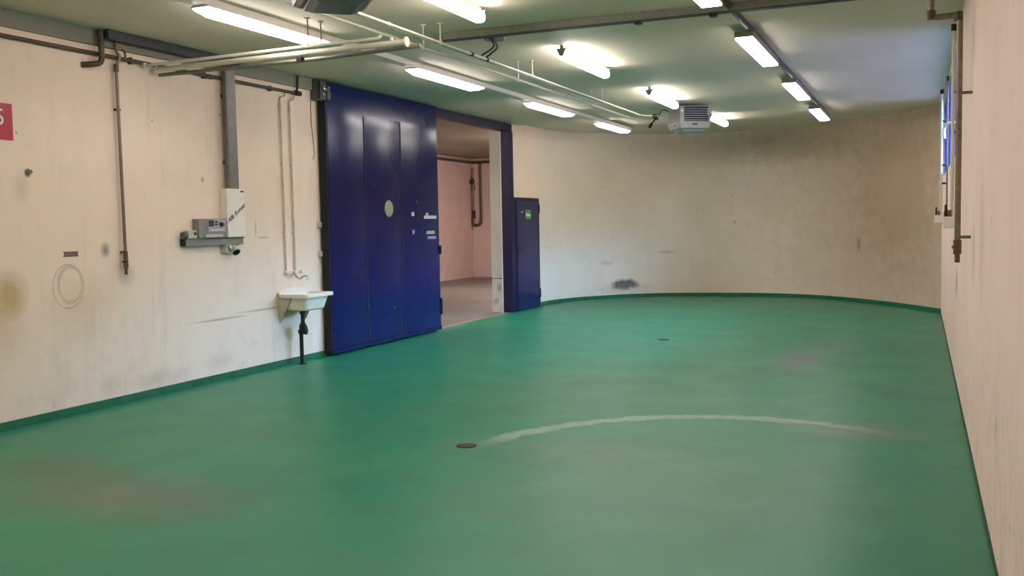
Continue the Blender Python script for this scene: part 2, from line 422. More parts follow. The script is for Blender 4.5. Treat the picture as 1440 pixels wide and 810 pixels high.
# ------------------------------------------------------------------ blue sliding gate (door_1)
d = B(); X0, X1 = -6.822, -6.712; Y0, Y1 = 10.05, 13.0
d.box(X0, X1, Y0, Y1, .02, 3.385, .008)
gate = struct(d.out('door_1', 'door_blue'))
gate['label'] = 'large dark blue sliding gate on the left wall'
def gp(b, name, mat): return b.out(name, mat, gate)
pn = [(10.08, 10.90), (10.925, 11.86), (11.885, 12.97)]
for y in (10.9125, 11.8725): gp(B().box(X1, X1+.008, y-.010, y+.010, .09, 3.04, .002), 'seam_strip', 'gap_and_shade')
for a, b in pn:
    N = 24; prof = [(a+(b-a)*k/N, X1+.003+.013*math.sin(PI*k/N)) for k in range(N+1)]
    b_ = B(); rows = [[b_.bm.verts.new((x, y, z)) for y, x in prof] for z in (.09, 3.06)]
    for k in range(N):
        f = b_.bm.faces.new((rows[0][k], rows[0][k+1], rows[1][k+1], rows[1][k])); f.smooth = True
    back = [[b_.bm.verts.new((X1-.001, y, z)) for y in (a, b)] for z in (.09, 3.06)]
    b_.bm.faces.new([back[0][0]]+rows[0]+[back[0][1]]); b_.bm.faces.new([back[1][0]]+rows[1]+[back[1][1]])
    b_.bm.faces.new([rows[0][0], rows[1][0], back[1][0], back[0][0]]); b_.bm.faces.new([rows[0][-1], rows[1][-1], back[1][1], back[0][1]])
    gp(b_, 'gate_panel', 'door_blue')
gp(B().box(X0+.002, X1+.004, Y0-.008, Y0, .03, 3.38, .002), 'edge_shade', 'gap_and_shade')  # added dark strip standing in for the shade on the gate's near edge
gp(B().box(X1, X1+.018, Y0+.01, Y1-.01, .03, .085, .004), 'bottom_rail', 'door_blue')
gp(B().lathe([(.112, 0), (.112, .006), (.098, .008)], (X1+.013, 11.49, 1.845), 'X', 32), 'porthole', 'porthole')
ex = X1+.011
gp(B().box(X1+.004, X1+.0175, 12.13, 12.20, 1.745, 1.80), 'sticker', 'sticker_white')
gp(B().prism([(12.16, 1.475), (12.20, 1.50), (12.205, 1.545), (12.14, 1.545), (12.14, 1.50)], 'X', X1+.004, X1+.0175), 'sticker', 'sticker_lilac')
gp(B().box(X1+.004, X1+.0175, 12.50, 12.885, 1.705, 1.752), 'sticker', 'sticker_white')
gp(B().box(X1+.004, X1+.0175, 12.56, 12.63, 1.757, 1.79), 'sticker', 'sticker_white')
gp(B().box(X1+.004, X1+.0175, 12.565, 12.82, 1.478, 1.525), 'sticker', 'sticker_green')
gp(B().box(X1+.004, X1+.0175, 12.60, 12.86, 1.405, 1.445), 'sticker', 'sticker_lilac')
gp(B().box(X1, X1+.03, Y1-.02, Y1+.012, 1.17, 1.30, .004), 'latch', 'dark_iron')
gp(B().box(X1-.02, X1+.02, Y1-.005, Y1+.025, .25, .5, .004), 'guide_plate', 'dark_iron')

# gate motor box in the corner
mt = thing('gate_motor', (-6.80, 9.93, 3.15), 'grey metal box with a round wheel at the top corner of the blue gate', 'motor box')
B().box(-6.8392, -6.735, 9.925, 10.048, 3.15, 3.40, .006).out('housing', 'motor_grey', mt)
B().box(-6.735, -6.695, 9.93, 10.05, 3.16, 3.38, .004).out('mounting_plate', 'dark_duct', mt)
B().lathe([(.036, 0), (.036, .02), (.022, .024)], (-6.695, 10.01, 3.30), 'X', 20).out('wheel', 'chrome', mt)
B().lathe([(.012, 0), (.012, .012)], (-6.671, 10.01, 3.30), 'X', 12).out('axle', 'black_plastic', mt)
B().box(-6.695, -6.675, 9.96, 10.02, 3.205, 3.235, .004).out('bracket', 'chrome', mt)
gh = thing('gate_hanger', (-6.70, 10.12, 3.2), 'small bright roller hanger on the top left of the blue gate', 'hanger')
B().box(-6.7115, -6.70, 10.09, 10.15, 3.17, 3.33, .003).out('plate', 'motor_grey', gh)
for yy, zz in ((10.105, 3.31), (10.135, 3.24), (10.115, 3.185)):
    B().lathe([(.013, 0), (.013, .016)], (-6.70, yy, zz), 'X', 10).out('bolt', 'chrome', gh)

# ------------------------------------------------------------------ small blue door (door_2)
sd = struct(B().box(-6.8392, -6.785, 16.125, 17.37, .005, 2.09, .004).out('door_2', 'frame_blue'))
sd['label'] = 'small dark blue steel door beside the large opening'
B().box(-6.785, -6.774, 16.22, 17.30, .02, 2.03, .003).out('door_leaf', 'door_blue', sd)
for z in (.18, 1.80): B().tube([(-6.776, 17.335, z), (-6.776, 17.335, z+.17)], .018, 10).out('hinge', 'black_plastic', sd)
hb = B(); hb.box(-6.774, -6.769, 16.27, 16.31, 1.0, 1.2, .002)
hb.tube([(-6.77, 16.29, 1.14), (-6.73, 16.29, 1.14), (-6.73, 16.43, 1.135)], .009, 8, .015)
hb.out('door_handle', 'black_plastic', sd)
es = B().box(-6.774, -6.7715, 16.63, 16.90, 1.69, 1.865).out('exit_sticker', 'exit_green', sd)
B().prism([(16.65, 1.80), (16.88, 1.79), (16.88, 1.74), (16.65, 1.75)], 'X', -6.7715, -6.7705).out('pale_band', 'exit_pale', es)
B().box(-6.774, -6.7725, 16.42, 16.53, 1.81, 1.835).out('sticker', 'sticker_lilac', sd)

# ------------------------------------------------------------------ lamps
def trunk_lamp(xc, y0, y1, label, group, r=True):
    zc = 3.345
    t = thing('fluorescent_lamp', (xc, (y0+y1)/2, 3.30), label, 'ceiling lamp', group)
    if xc > -4:
        B().box(xc-.086, xc+.086, y0, y1, 3.298, 3.352, .004).out('housing', 'grey_duct', t)
        B().box(xc-.079, xc+.079, y0+.012, y1-.012, 3.278, 3.298, .002).out('diffuser', 'lamp_glow', t)
        return t
    hb = B().box(xc-.085, xc+.085, y0, y1, 3.336, 3.352, .003); hb.out('housing', 'lamp_white', t)
    w, w2, zb, e = .080, .062, 3.290, .15
    top = [(xc-w, y0+.01, 3.338), (xc+w, y0+.01, 3.338), (xc+w, y1-.01, 3.338), (xc-w, y1-.01, 3.338)]
    midl = [(xc-w, y0+.02, 3.325), (xc+w, y0+.02, 3.325), (xc+w, y1-.02, 3.325), (xc-w, y1-.02, 3.325)]
    bot = [(xc-w2, y0+e, zb), (xc+w2, y0+e, zb), (xc+w2, y1-e, zb), (xc-w2, y1-e, zb)]
    B().loft([top, midl, bot]).out('diffuser', 'lamp_glow', t)
    return t
def trunking(xc, y0, y1, label):
    t = thing('lamp_trunking', (xc, y0, 3.41), label, 'trunking')
    if xc < -4: B().box(xc-.062, xc+.062, y0, y1, 3.352, H-.0005, .004).out('channel', 'lamp_white', t)
    else:
        for a, b in ((y0, 8.20), (8.32, y1)): B().box(xc+.034, xc+.060, a, b, 3.352, H-.0005, .003).out('channel', 'dark_duct', t)
    return t
A = -5.19
trunking(A, -3.5, 18.1, 'long white lamp trunking on the ceiling nearest the blue gate')
ordn = ['nearest to the viewer, above the crossing pipes', 'second along, in front of the blue gate', 'third along, by the gate opening', 'last and farthest, before the curved wall']
for k, (a, b) in enumerate([(6.08, 7.76), (9.48, 11.25), (12.93, 14.72), (16.2, 17.95)]):
    trunk_lamp(A, a, b, 'glowing lamp in the left ceiling row, '+ordn[k], 'lamps in the left ceiling row')
for a in (2.65, -.8): trunk_lamp(A, a, a+1.75, 'glowing lamp in the left ceiling row, outside the photo near the viewer', 'lamps in the left ceiling row')
Bx = -1.525
trunking(Bx, -3.5, 17.6, 'slim dark lamp trunking along the right side of the ceiling')
ordn = ['partly cut by the top edge of the photo', 'nearest complete one', 'third along, between its neighbours', 'last and farthest, above the curved wall']
for k, (a, b) in enumerate([(5.95, 7.72), (9.2, 10.97), (12.55, 14.3), (15.72, 17.5)]):
    trunk_lamp(Bx, a, b, 'glowing lamp in the right ceiling row, '+ordn[k], 'lamps in the right ceiling row')
for a in (2.5, -.9): trunk_lamp(Bx, a, a+1.75, 'glowing lamp in the right ceiling row, outside the photo near the viewer', 'lamps in the right ceiling row')
def batten(xc, y0, y1, label, group, zc=H):
    t = thing('batten_lamp', (xc, (y0+y1)/2, zc-.04), label, 'ceiling lamp', group)
    B().box(xc-.018, xc+.018, y0, y1, zc-.032, zc, .003).out('spine', 'grey_duct', t)
    n = 20; loops = []
    for y, s in ((y0+.0, .9), (y0+.012, 1), (y1-.012, 1), (y1, .9)):
        loops.append([(xc+.052*s*math.copysign(abs(math.cos(2*PI*k/n))**.7, math.cos(2*PI*k/n)), y, zc-.094+.042*s*math.copysign(abs(math.sin(2*PI*k/n))**.7, math.sin(2*PI*k/n))) for k in range(n)])
    B().loft(loops, smooth=True).out('diffuser', 'tube_glow', t)
    for y in (y0-.014, y1-.002):
        B().prism([(xc-.05, zc-.034), (xc+.05, zc-.034), (xc+.02, zc-.11), (xc-.02, zc-.11)], 'Y', y, y+.016).out('end_cap', 'grey_duct', t)
    return t
ordn = ['cut by the top edge of the photo', 'second along, beside the long pipes', 'third along, in front of the hanging heater']
for k, (a, b) in enumerate([(5.85, 7.38), (9.35, 10.85), (12.8, 14.3)]):
    batten(-3.38, a, b, 'bright tube lamp in the middle row, '+ordn[k], 'tube lamps in the middle ceiling row')
batten(-3.30, 16.5, 17.9, 'bright tube lamp in the middle row, half hidden behind the far heater', 'tube lamps in the middle ceiling row', HF)
batten(-3.38, 2.4, 3.9, 'bright tube lamp in the middle row, outside the photo near the viewer', 'tube lamps in the middle ceiling row')
bl = thing('back_room_fill_lamp', (-9.9, 12.0, 3.55), 'added warm lamp in the room behind the gate, out of sight', 'ceiling lamp')  # unseen lamp added to light the back room
B().box(-9.98, -9.82, 11, 13, 3.58, 3.619, .004).out('housing', 'lamp_white', bl)
B().box(-9.97, -9.83, 11.03, 12.97, 3.53, 3.58, .01).out('diffuser', 'warm_glow', bl)
bl = thing('back_room_fill_lamp', (-9.9, 18.0, 3.55), 'added warm lamp deep in the room behind the gate, out of sight', 'ceiling lamp')  # second unseen lamp, added to brighten the room's far part
B().box(-8.28, -8.12, 20, 22, 3.58, 3.619, .004).out('housing', 'lamp_white', bl)
B().box(-8.27, -8.13, 20.03, 21.97, 3.53, 3.58, .01).out('diffuser', 'warm_glow', bl)

# ------------------------------------------------------------------ ceiling pipes
def hanger(parent, x, y, z, mat='cream_paint', zc=H):
    h = B(); h.tube([(x, y, z+.018), (x, y, zc)], .006, 8); h.lathe([(.024, 0), (.024, .008)], (x, y, zc-.008), 'Z', 14)
    h.lathe([(.020, -.010), (.020, .010)], (x, y, z), 'Y', 14)
    h.out('hanger', mat, parent)
p1 = thing('heating_pipe', (-4.12, 5.5, 3.22), 'pale long pipe under the ceiling running to the far heater, left one of the pair', 'pipe')
B().tube([(-4.0, 5.45, 3.21), (-4.14, 5.7, 3.208), (-4.14, 14.7, 3.208), (-3.95, 15.0, 3.22), (-3.70, 14.96, 3.22)], .0145, 14, .1).out('pipe', 'cream_paint', p1)
for y in (7.80, 10.03, 12.6): hanger(p1, -4.14, y, 3.208)
p2 = thing('heating_pipe', (-3.98, 5.5, 3.24), 'pale long pipe under the ceiling running to the far heater, right one of the pair', 'pipe')
B().tube([(-3.75, 5.45, 3.24), (-3.98, 5.75, 3.24), (-3.98, 14.6, 3.24), (-3.76, 14.83, 3.24)], .011, 14, .1).out('pipe', 'cream_paint', p2)
B().tube([(-4.0, 5.8, 3.226), (-4.0, 14.2, 3.226)], .005, 8).out('cable', 'grey_duct', p2)
for y in (8.48, 8.84): B().lathe([(.018, -.02), (.018, .02)], (-3.98, y, 3.24), 'Y', 12).out('cable_clamp', 'dark_iron', p2)
for y in (7.82, 10.05, 12.6): hanger(p2, -3.98, y, 3.24)
for y in (6.9, 9.0, 13.7):
    B().lathe([(.017, -.012), (.017, .012)], (-3.98, y, 3.24), 'Y', 12).out('pipe_collar', 'cream_paint', p2)
pa = thing('cross_pipe', (-6.83, 7.14, 3.165), 'thinner cream pipe crossing from the left wall to the long ceiling pipes', 'pipe')
B().tube([(-6.79, 7.14, 3.165), (-4.16, 7.05, 3.165), (-4.14, 7.05, 3.192)], .015, 14, .03).out('pipe', 'cream_paint', pa)
B().lathe([(.026, 0), (.026, .03)], (-6.79, 7.14, 3.165), 'X', 16).out('end_cap', 'cream_paint', pa)
hanger(pa, -4.88, 7.075, 3.165, 'brown_pipe')
pb = thing('cross_pipe', (-6.83, 7.29, 3.15), 'thicker cream pipe crossing from the left wall with a stop end at the long pipes', 'pipe')
B().tube([(-6.79, 7.29, 3.145), (-3.99, 7.22, 3.15)], .025, 16).out('pipe', 'cream_paint', pb)
B().tube([(-4.12, 7.222, 3.15), (-4.14, 7.222, 3.192)], .016, 12).out('riser', 'cream_paint', pb)
B().lathe([(.042, 0), (.042, .014)], (-4.0, 7.22, 3.15), 'X', 18).out('end_flange', 'cream_paint', pb)
hanger(pb, -4.86, 7.245, 3.15, 'brown_pipe')
B().lathe([(.033, 0), (.033, .03)], (-6.79, 7.29, 3.145), 'X', 16).out('end_cap', 'cream_paint', pb)
B().box(-5.12, -5.06, 7.225, 7.275, 3.085, 3.12, .006).out('clip', 'dark_iron', pb)
pc = thing('cross_pipe', (-6.7, 7.42, 3.12), 'grey conduit running beneath the cream cross pipes', 'pipe')
B().tube([(-6.8392, 7.40, 3.115), (-4.9, 7.36, 3.11), (-3.92, 7.33, 3.13)], .018, 12, .1).out('pipe', 'grey_duct', pc)
# cross duct at the ceiling
du = thing('cable_duct', (-1.9, 8.25, 3.37), 'grey square cable duct crossing the ceiling above the long pipes', 'cable duct')
B().box(-4.25, .328, 8.21, 8.31, 3.345, 3.4095, .004).out('duct', 'grey_duct', du)
B().box(-4.25, .328, 8.222, 8.298, 3.337, 3.345).out('duct_lid', 'dark_duct', du)
for x in (-2.27, -1.62):
    B().box(x-.03, x+.03, 8.225, 8.295, 3.312, 3.337, .005).out('clip', 'black_plastic', du)
jb = thing('junction_box', (-3.62, 8.6, 3.4), 'round flat junction box on the ceiling behind the square duct', 'junction box')
B().lathe([(.10, 0), (.11, .02), (.11, .03)], (-3.80, 8.62, H-.0305), 'Z', 24).out('cover', 'grey_duct', jb)
fc = thing('flexible_cable', (-3.7, 8.4, 3.3), 'dark bent cable hanging from the square duct to the long pipe', 'cable')
B().tube([(-3.75, 8.312, 3.355), (-3.74, 8.42, 3.345), (-3.79, 8.60, 3.31), (-3.965, 8.68, 3.256)], .010, 10, .08).out('cable', 'dark_duct', fc)
B().tube([(-3.73, 8.312, 3.355), (-3.72, 8.45, 3.345), (-3.78, 8.66, 3.31), (-3.965, 8.79, 3.256)], .010, 10, .08).out('cable', 'dark_duct', fc)

# ------------------------------------------------------------------ heaters
def heater(loc, rz, label, dark, W=.50, D=.56, top=3.36, zb=3.03):
    """local: front (louvres) faces -Y, origin at centre of unit, z absolute"""
    t = thing('unit_heater', loc, label, 'heater', 'hanging unit heaters')
    rot_root(t, rz)
    def pp(b, name, mat): return b.out(name, mat, None)
    def add(b, name, mat, par=t):
        o = b.out(name, mat); o.parent = par; return o
    z0 = zb-loc[2]; z1 = top-loc[2]
    zl = z0+.12
    body = 'heater_dark' if dark else 'heater_white'
    w, dd = W/2, D/2
    c = B(); c.box(-w, w, -dd, dd, z1-.012, z1, .003)                       # top rim
    for sx in (-1, 1):
        for sy in (-1, 1):
            c.box(sx*w-(.03 if sx > 0 else 0), sx*w+(0 if sx > 0 else .03)+(.035 if (sx < 0 and sy < 0) else 0), sy*dd-(.03 if sy > 0 else 0), sy*dd+(0 if sy > 0 else .03), zl, z1-.012)
    c.box(-w+.012, w-.012, -dd+.025, dd-.012, zl, z1-.013)
    add(c, 'casing', body)
    r = lambda s, z: [(-w*s, -dd*s, z), (w*s, -dd*s, z), (w*s, dd*s, z), (-w*s, dd*s, z)]
    add(B().loft([r(1.0, zl), r(1.0, zl-.03), r(.94, z0+.02), r(.80, z0)]), 'lower_cowl', body)
    g = B()
    zz = zl+.012
    while zz < z1-.03:
        g.loft([[(-w+.07, -dd+.018, zz+.008), (w-.035, -dd+.018, zz+.008), (w-.035, -dd+.021, zz+.016), (-w+.07, -dd+.021, zz+.016)],
                [(-w+.07, -dd-.004, zz), (w-.035, -dd-.004, zz), (w-.035, -dd-.002, zz+.009), (-w+.07, -dd-.002, zz+.009)]])
        zz += .034
    add(B().box(-w+.066, w-.03, -dd+.018, -dd+.024, zl+.002, z1-.014), 'grille_back', 'grille_dark')
    add(g, 'louvres', 'heater_white')
    add(B().box(-w-.001, -w+.010, -dd+.04, dd-.04, zl+.005, z1-.02), 'side_grille', 'heater_dark')
    add(B().box(-w+.012, -w+.05, -dd-.003, -dd-.0005, z1-.09, z1-.05), 'label', 'sign_white')
    add(B().box(-.05, .03, -dd-.003, -dd+.004, zl-.055, zl-.035), 'badge', 'label_dark')
    add(B().box(-w-.004, -w+.002, -.06, .0, zl-.05, zl-.033), 'badge', 'label_dark')
    for k in range(3): add(B().lathe([(.012, 0), (.012, .014)], (w-.05, -dd-.018, z1-.05-.035*k), 'Y', 10), 'screw_cap', 'white_enamel')
    add(B().loft([r(.72, z0+.001), r(.70, z0-.02), r(.50, z0-.045)]), 'drip_tray', body)
    for sx in (-1, 1):
        add(B().tube([(sx*(w-.08), 0, z1-.005), (sx*(w-.08), 0, (H if loc[1] < YJ else HF)-loc[2])], .006, 8), 'hanging_rod', 'dark_iron')
    return t
heater((-3.36, 15.14, 3.2), math.radians(35), 'pale unit heater with louvred front hanging at the far end of the pipes', False, .50, .52, 3.375, 3.02)
heater((-3.45, 5.32, 3.2), math.radians(42), 'dark underside of a unit heater cut by the top edge of the photo', True, .50, .62, 3.36, 3.04)
va = p1
B().tube([(-3.86, 14.93, 3.22), (-3.80, 14.93, 3.22)], .034, 12).out('valve_body', 'brass', va)
B().tube([(-3.83, 14.90, 3.22), (-3.86, 14.72, 3.10)], .012, 10).out('valve_stem', 'dark_iron', va)
B().tube([(-3.858, 14.73, 3.11), (-3.868, 14.67, 3.065)], .026, 12).out('valve_head', 'dark_iron', va)
va = p2
B().tube([(-3.84, 14.74, 3.24), (-3.79, 14.78, 3.24)], .030, 12).out('valve_body', 'brass', va)
B().tube([(-3.76, 14.80, 3.24), (-3.70, 14.80, 3.34), (-3.62, 14.84, 3.3)], .008, 8, .04).out('cable', 'dark_iron', va)

# ------------------------------------------------------------------ left wall fittings
hp = thing('air_pipe', (-6.8, 5, 3.19), 'brown horizontal pipe along the top of the left wall', 'pipe')
B().tube([(-6.808, -3.5, 3.19), (-6.808, 9.60, 3.195)], .018, 14).out('pipe', 'brown_pipe', hp)
for y in (5.2, 7.0, 8.0, 9.1): B().box(-6.838, -6.794, y-.012, y+.012, 3.16, 3.222, .003).out('pipe_clip', 'brown_pipe', hp)
B().tube([(-6.808, 8.02, 3.19), (-6.808, 8.12, 3.19)], .024, 12).out('coupling', 'brown_pipe', hp)
B().tube([(-6.80, 9.56, 3.195), (-6.80, 9.66, 3.195)], .03, 12).out('end_valve', 'dark_iron', hp)
B().tube([(-6.80, 9.60, 3.20), (-6.78, 9.60, 3.40)], .014, 10).out('riser', 'dark_iron', hp)
jp = thing('stub_pipe', (-6.78, 6.6, 3.2), 'thick bent pipe stub curling from the ceiling into the left wall', 'pipe')
B().tube([(-6.755, 6.60, 3.405), (-6.755, 6.60, 3.11), (-6.765, 6.50, 3.085), (-6.8392, 6.45, 3.08)], .026, 14, .08).out('pipe', 'brown_pipe', jp)
dp = thing('air_drop_pipe', (-6.78, 6.8, 1.2), 'thin bronze drop pipe with a valve on the left wall near the round stain', 'pipe')
B().tube([(-6.78, 6.80, 3.405), (-6.78, 6.80, 3.24), (-6.765, 6.83, 3.20), (-6.79, 6.80, 3.11), (-6.79, 6.81, 1.40)], .015, 12, .03).out('pipe', 'bronze_pipe', dp)
B().tube([(-6.77, 6.86, 3.27), (-6.765, 6.89, 3.25), (-6.765, 6.89, 3.19), (-6.79, 6.84, 3.19)], .010, 10, .02).out('bypass_loop', 'brown_pipe', dp)
B().tube([(-6.79, 6.80, 3.13), (-6.79, 6.80, 3.06)], .023, 12).out('coupling', 'brown_pipe', dp)
for z in (2.72, 1.41): B().box(-6.8392, -6.785, 6.79, 6.83, z-.01, z+.01, .002).out('pipe_clip', 'brown_pipe', dp)
v = B(); v.tube([(-6.79, 6.81, 1.42), (-6.79, 6.81, 1.26)], .022, 12); v.tube([(-6.79, 6.81, 1.26), (-6.79, 6.81, 1.20)], .014, 10)
v.out('valve_body', 'brass', dp)
B().tube([(-6.79, 6.81, 1.32), (-6.72, 6.76, 1.325), (-6.72, 6.70, 1.325)], .009, 8, .01).out('valve_lever', 'dark_iron', dp)
# cable trunking from the ceiling down to the white box
ct = thing('cable_trunking', (-6.81, 8.35, 2.05), 'grey steel cable trunking along the ceiling and down to the white box', 'trunking')
B().box(-6.765, -6.69, 6.63, 8.44, 3.325, H, .004).out('ceiling_duct', 'dark_duct', ct)
B().box(-6.787, -6.742, 8.25, 8.41, 2.035, 3.325, .004).out('wall_duct', 'steel_channel', ct)
B().box(-6.742, -6.739, 8.262, 8.398, 2.10, 3.30).out('duct_cover', 'steel_channel', ct)
for z in (2.3, 3.0): B().box(-6.8392, -6.787, 8.28, 8.38, z, z+.03).out('standoff', 'dark_duct', ct)
wb = thing('breaker_cabinet', (-6.80, 8.35, 1.52), 'tall white wall box with diagonal black script under the steel trunking', 'electrical box')
B().box(-6.8392, -6.745, 8.21, 8.50, 1.52, 2.035, .006).out('casing', 'white_enamel', wb)
B().box(-6.745, -6.743, 8.43, 8.485, 1.998, 2.015).out('badge', 'black_plastic', wb)
ang = math.radians(52)
mt_ = Matrix.Translation((-6.7445, 8.35, 1.775)) @ Matrix(((0, 0, 1, 0), (1, 0, 0, 0), (0, 1, 0, 0), (0, 0, 0, 1))) @ Matrix.Rotation(math.radians(33), 4, 'Z')
text_mesh('script_lettering', 'Alfa Romeo',   .069, 'black_plastic', wb, mt_, shear=.5, offset=.0012)
rl = thing('mounting_rail', (-6.8, 8.05, 1.47), 'grey horizontal metal rail beneath the wall boxes', 'rail')
B().box(-6.8392, -6.775, 7.60, 8.49, 1.44, 1.518, .004).out('channel', 'panel_grey', rl)
B().box(-6.775, -6.765, 7.60, 8.49, 1.505, 1.518, .002).out('upper_lip', 'steel_channel', rl)
B().box(-6.8392, -6.776, 7.585, 7.60, 1.445, 1.513).out('end_cap', 'black_plastic', rl)
cp = thing('control_panel', (-6.79, 7.97, 1.53), 'grey control box with red knob and lilac face left of the white box', 'control box')
B().box(-6.8392, -6.75, 7.77, 8.205, 1.5185, 1.715, .006).out('casing', 'panel_grey', cp)
B().box(-6.75, -6.745, 7.90, 8.17, 1.58, 1.705, .003).out('face_plate', 'panel_lilac', cp)
B().box(-6.745, -6.742, 7.91, 7.985, 1.635, 1.70).out('display', 'label_dark', cp)
for k in range(2):
    for q in range(2): B().box(-6.745, -6.738, 8.005+.022*k, 8.020+.022*k, 1.648+.026*q, 1.664+.026*q, .002).out('button', 'black_plastic', cp)
B().lathe([(.017, 0), (.020, .015), (.020, .03)], (-6.745, 8.10, 1.655), 'X', 16).out('emergency_knob', 'red_knob', cp)
B().lathe([(.026, 0), (.026, .006)], (-6.7448, 8.10, 1.655), 'X', 16).out('knob_collar', 'dark_iron', cp)
B().box(-6.75, -6.735, 7.85, 8.12, 1.523, 1.555, .004).out('cable_tray', 'box_grey', cp)
for z in (1.60,): B().box(-6.745, -6.7435, 7.93, 8.14, z-.004, z+.004).out('label_strip', 'sign_white', cp)
so = thing('socket_box', (-6.8, 7.7, 1.53), 'small pale socket with a black hole left of the control box', 'socket')
B().box(-6.8392, -6.77, 7.635, 7.755, 1.5185, 1.60, .006).out('casing', 'box_grey', so)
B().lathe([(.017, 0), (.017, .004)], (-6.77, 7.73, 1.565), 'X', 16).out('hole_cover', 'black_plastic', so)
kn = thing('rotary_plug', (-6.8, 7.58, 1.53), 'dark round plug at the left end of the wall boxes', 'plug')
B().lathe([(.034, 0), (.038, .02), (.038, .04), (.030, .05)], (-6.795, 7.632, 1.55), 'Y', 18).out('body', 'motor_grey', kn, Matrix.Translation((0, -.052, 0)))
B().box(-6.8392, -6.795, 7.59, 7.62, 1.525, 1.575, .004).out('foot', 'dark_iron', kn)
us = thing('socket_box', (-6.79, 8.25, 1.38), 'small clear socket hanging under the rail below the white box', 'socket')
B().box(-6.8392, -6.765, 8.20, 8.295, 1.352, 1.439, .006).out('casing', 'box_grey', us)
B().tube([(-6.765, 8.235, 1.43), (-6.75, 8.235, 1.40), (-6.75, 8.27, 1.375), (-6.765, 8.275, 1.36)], .012, 10, .02).out('flap', 'chrome', us)
sp2 = thing('round_socket', (-6.79, 8.38, 1.34), 'round socket with dark tilted rim, lowest of the wall boxes', 'socket')
mm = Matrix.Translation((-6.775, 8.36, 1.365)) @ Matrix.Rotation(math.radians(-48), 4, 'Y') @ Matrix.Rotation(math.radians(-14), 4, 'X')
B().lathe([(.020, .045), (.028, .01), (.046, 0), (.046, -.014)], (0, 0, 0), 'Z', 20).out('housing', 'box_grey', sp2, mm)
B().lathe([(.040, -.0145), (.038, -.020)], (0, 0, 0), 'Z', 20).out('opening', 'black_plastic', sp2, mm)
B().box(-6.8392, -6.78, 8.325, 8.375, 1.39, 1.439, .004).out('bracket', 'box_grey', sp2)
# red sign
sg = thing('red_sign', (-6.83, 5.4, 2.36), 'red wall sign with white characters cut by the left edge of the photo', 'sign')
B().box(-6.8392, -6.832, 5.10, 5.705, 2.36, 2.655, .001).out('plate', 'sign_red', sg)
YZ = Matrix(((0, 0, 1, 0), (1, 0, 0, 0), (0, 1, 0, 0), (0, 0, 0, 1)))
text_mesh('lettering', '5', .19, 'sign_white', sg, Matrix.Translation((-6.8315, 5.585, 2.535)) @ YZ)
# little things on the wall
pl = thing('wall_plate', (-6.8392, 6.22, 1.40), 'small rusty brown plate above the round stain on the left wall', 'plate')
B().prism([(6.145, 1.39), (6.305, 1.39), (6.305, 1.435), (6.15, 1.435), (6.165, 1.412)], 'X', -6.845, -6.834).out('plate', 'plate_brown', pl)
for y in (6.20, 6.235): B().lathe([(.005, 0), (.005, .003)], (-6.845, y, 1.51), 'X', 8).out('screw', 'dark_iron', pl)
st = thing('wall_stub', (-6.8392, 5.83, 2.1), 'small grey pipe stub sticking out below the red sign', 'pipe stub')
B().lathe([(.026, 0), (.026, .012), (.016, .014), (.016, .04)], (-6.8392, 5.83, 2.11), 'X', 14).out('stub', 'grey_duct', st)
# water pipes to the sink
for y, z0, lab, zt in ((9.29, 1.10, 'thin cream water pipe to the sink, left one of the pair', 3.14), (9.47, 1.10, 'thin cream water pipe to the sink, right one of the pair', 3.12)):
    w = thing('water_pipe', (-6.82, y, 1.1), lab, 'pipe')
    B().tube([(-6.815, y+.09, 3.172), (-6.815, y+.09, zt), (-6.82, y, zt-.03), (-6.82, y+.01, z0)], .010, 10, .025).out('pipe', 'pipe_beige', w)
    B().tube([(-6.82, y, zt-.10), (-6.82, y, zt-.16)], .016, 10).out('coupling', 'pipe_beige', w)
    for z in (2.35, 1.55): B().box(-6.8392, -6.815, y-.012, y+.018, z-.008, z+.008, .002).out('pipe_clip', 'pipe_beige', w)
wc = thing('loose_cable', (-6.83, 9.9, 2.5), 'thin loose wire hanging on the wall below the gate motor box', 'cable')
B().tube([(-6.835, 9.92, 3.15), (-6.835, 9.92, 2.90), (-6.835, 9.955, 2.62), (-6.835, 9.97, 2.50), (-6.835, 9.93, 2.44)], .004, 6, .05).out('wire', 'bronze_pipe', wc)
for z, lab in ((1.64, 'upper small pale bumper on the wall edge beside the blue gate'), (1.28, 'lower small pale bumper on the wall edge beside the blue gate')):
    b = thing('door_bumper', (-6.83, 9.98, z), lab, 'bumper')
    B().box(-6.8392, -6.80, 9.975, 10.03, z-.035, z+.035, .006).out('pad', 'box_grey', b)
# faucet
fa = thing('faucet', (-6.82, 9.4, 1.08), 'wall mixer tap with a bent chrome spout above the white sink', 'tap')
fb = B(); fb.tube([(-6.80, 9.27, 1.085), (-6.80, 9.55, 1.085)], .018, 12); fb.out('mixer_body', 'sink_white', fa)
for y in (9.30, 9.48): B().tube([(-6.8392, y, 1.085), (-6.785, y, 1.085)], .024, 14).out('connector', 'sink_white', fa)
for y in (9.40, 9.53): B().lathe([(.012, 0), (.020, .012), (.024, .03), (.018, .04)], (-6.785, y, 1.09), 'X', 14).out('knob', 'sink_white', fa)
B().tube([(-6.80, 9.44, 1.075), (-6.79, 9.44, 1.035), (-6.73, 9.44, 1.00), (-6.69, 9.44, 1.035), (-6.64, 9.44, 1.045), (-6.615, 9.44, .99)], .011, 12, .04).out('spout', 'chrome', fa)

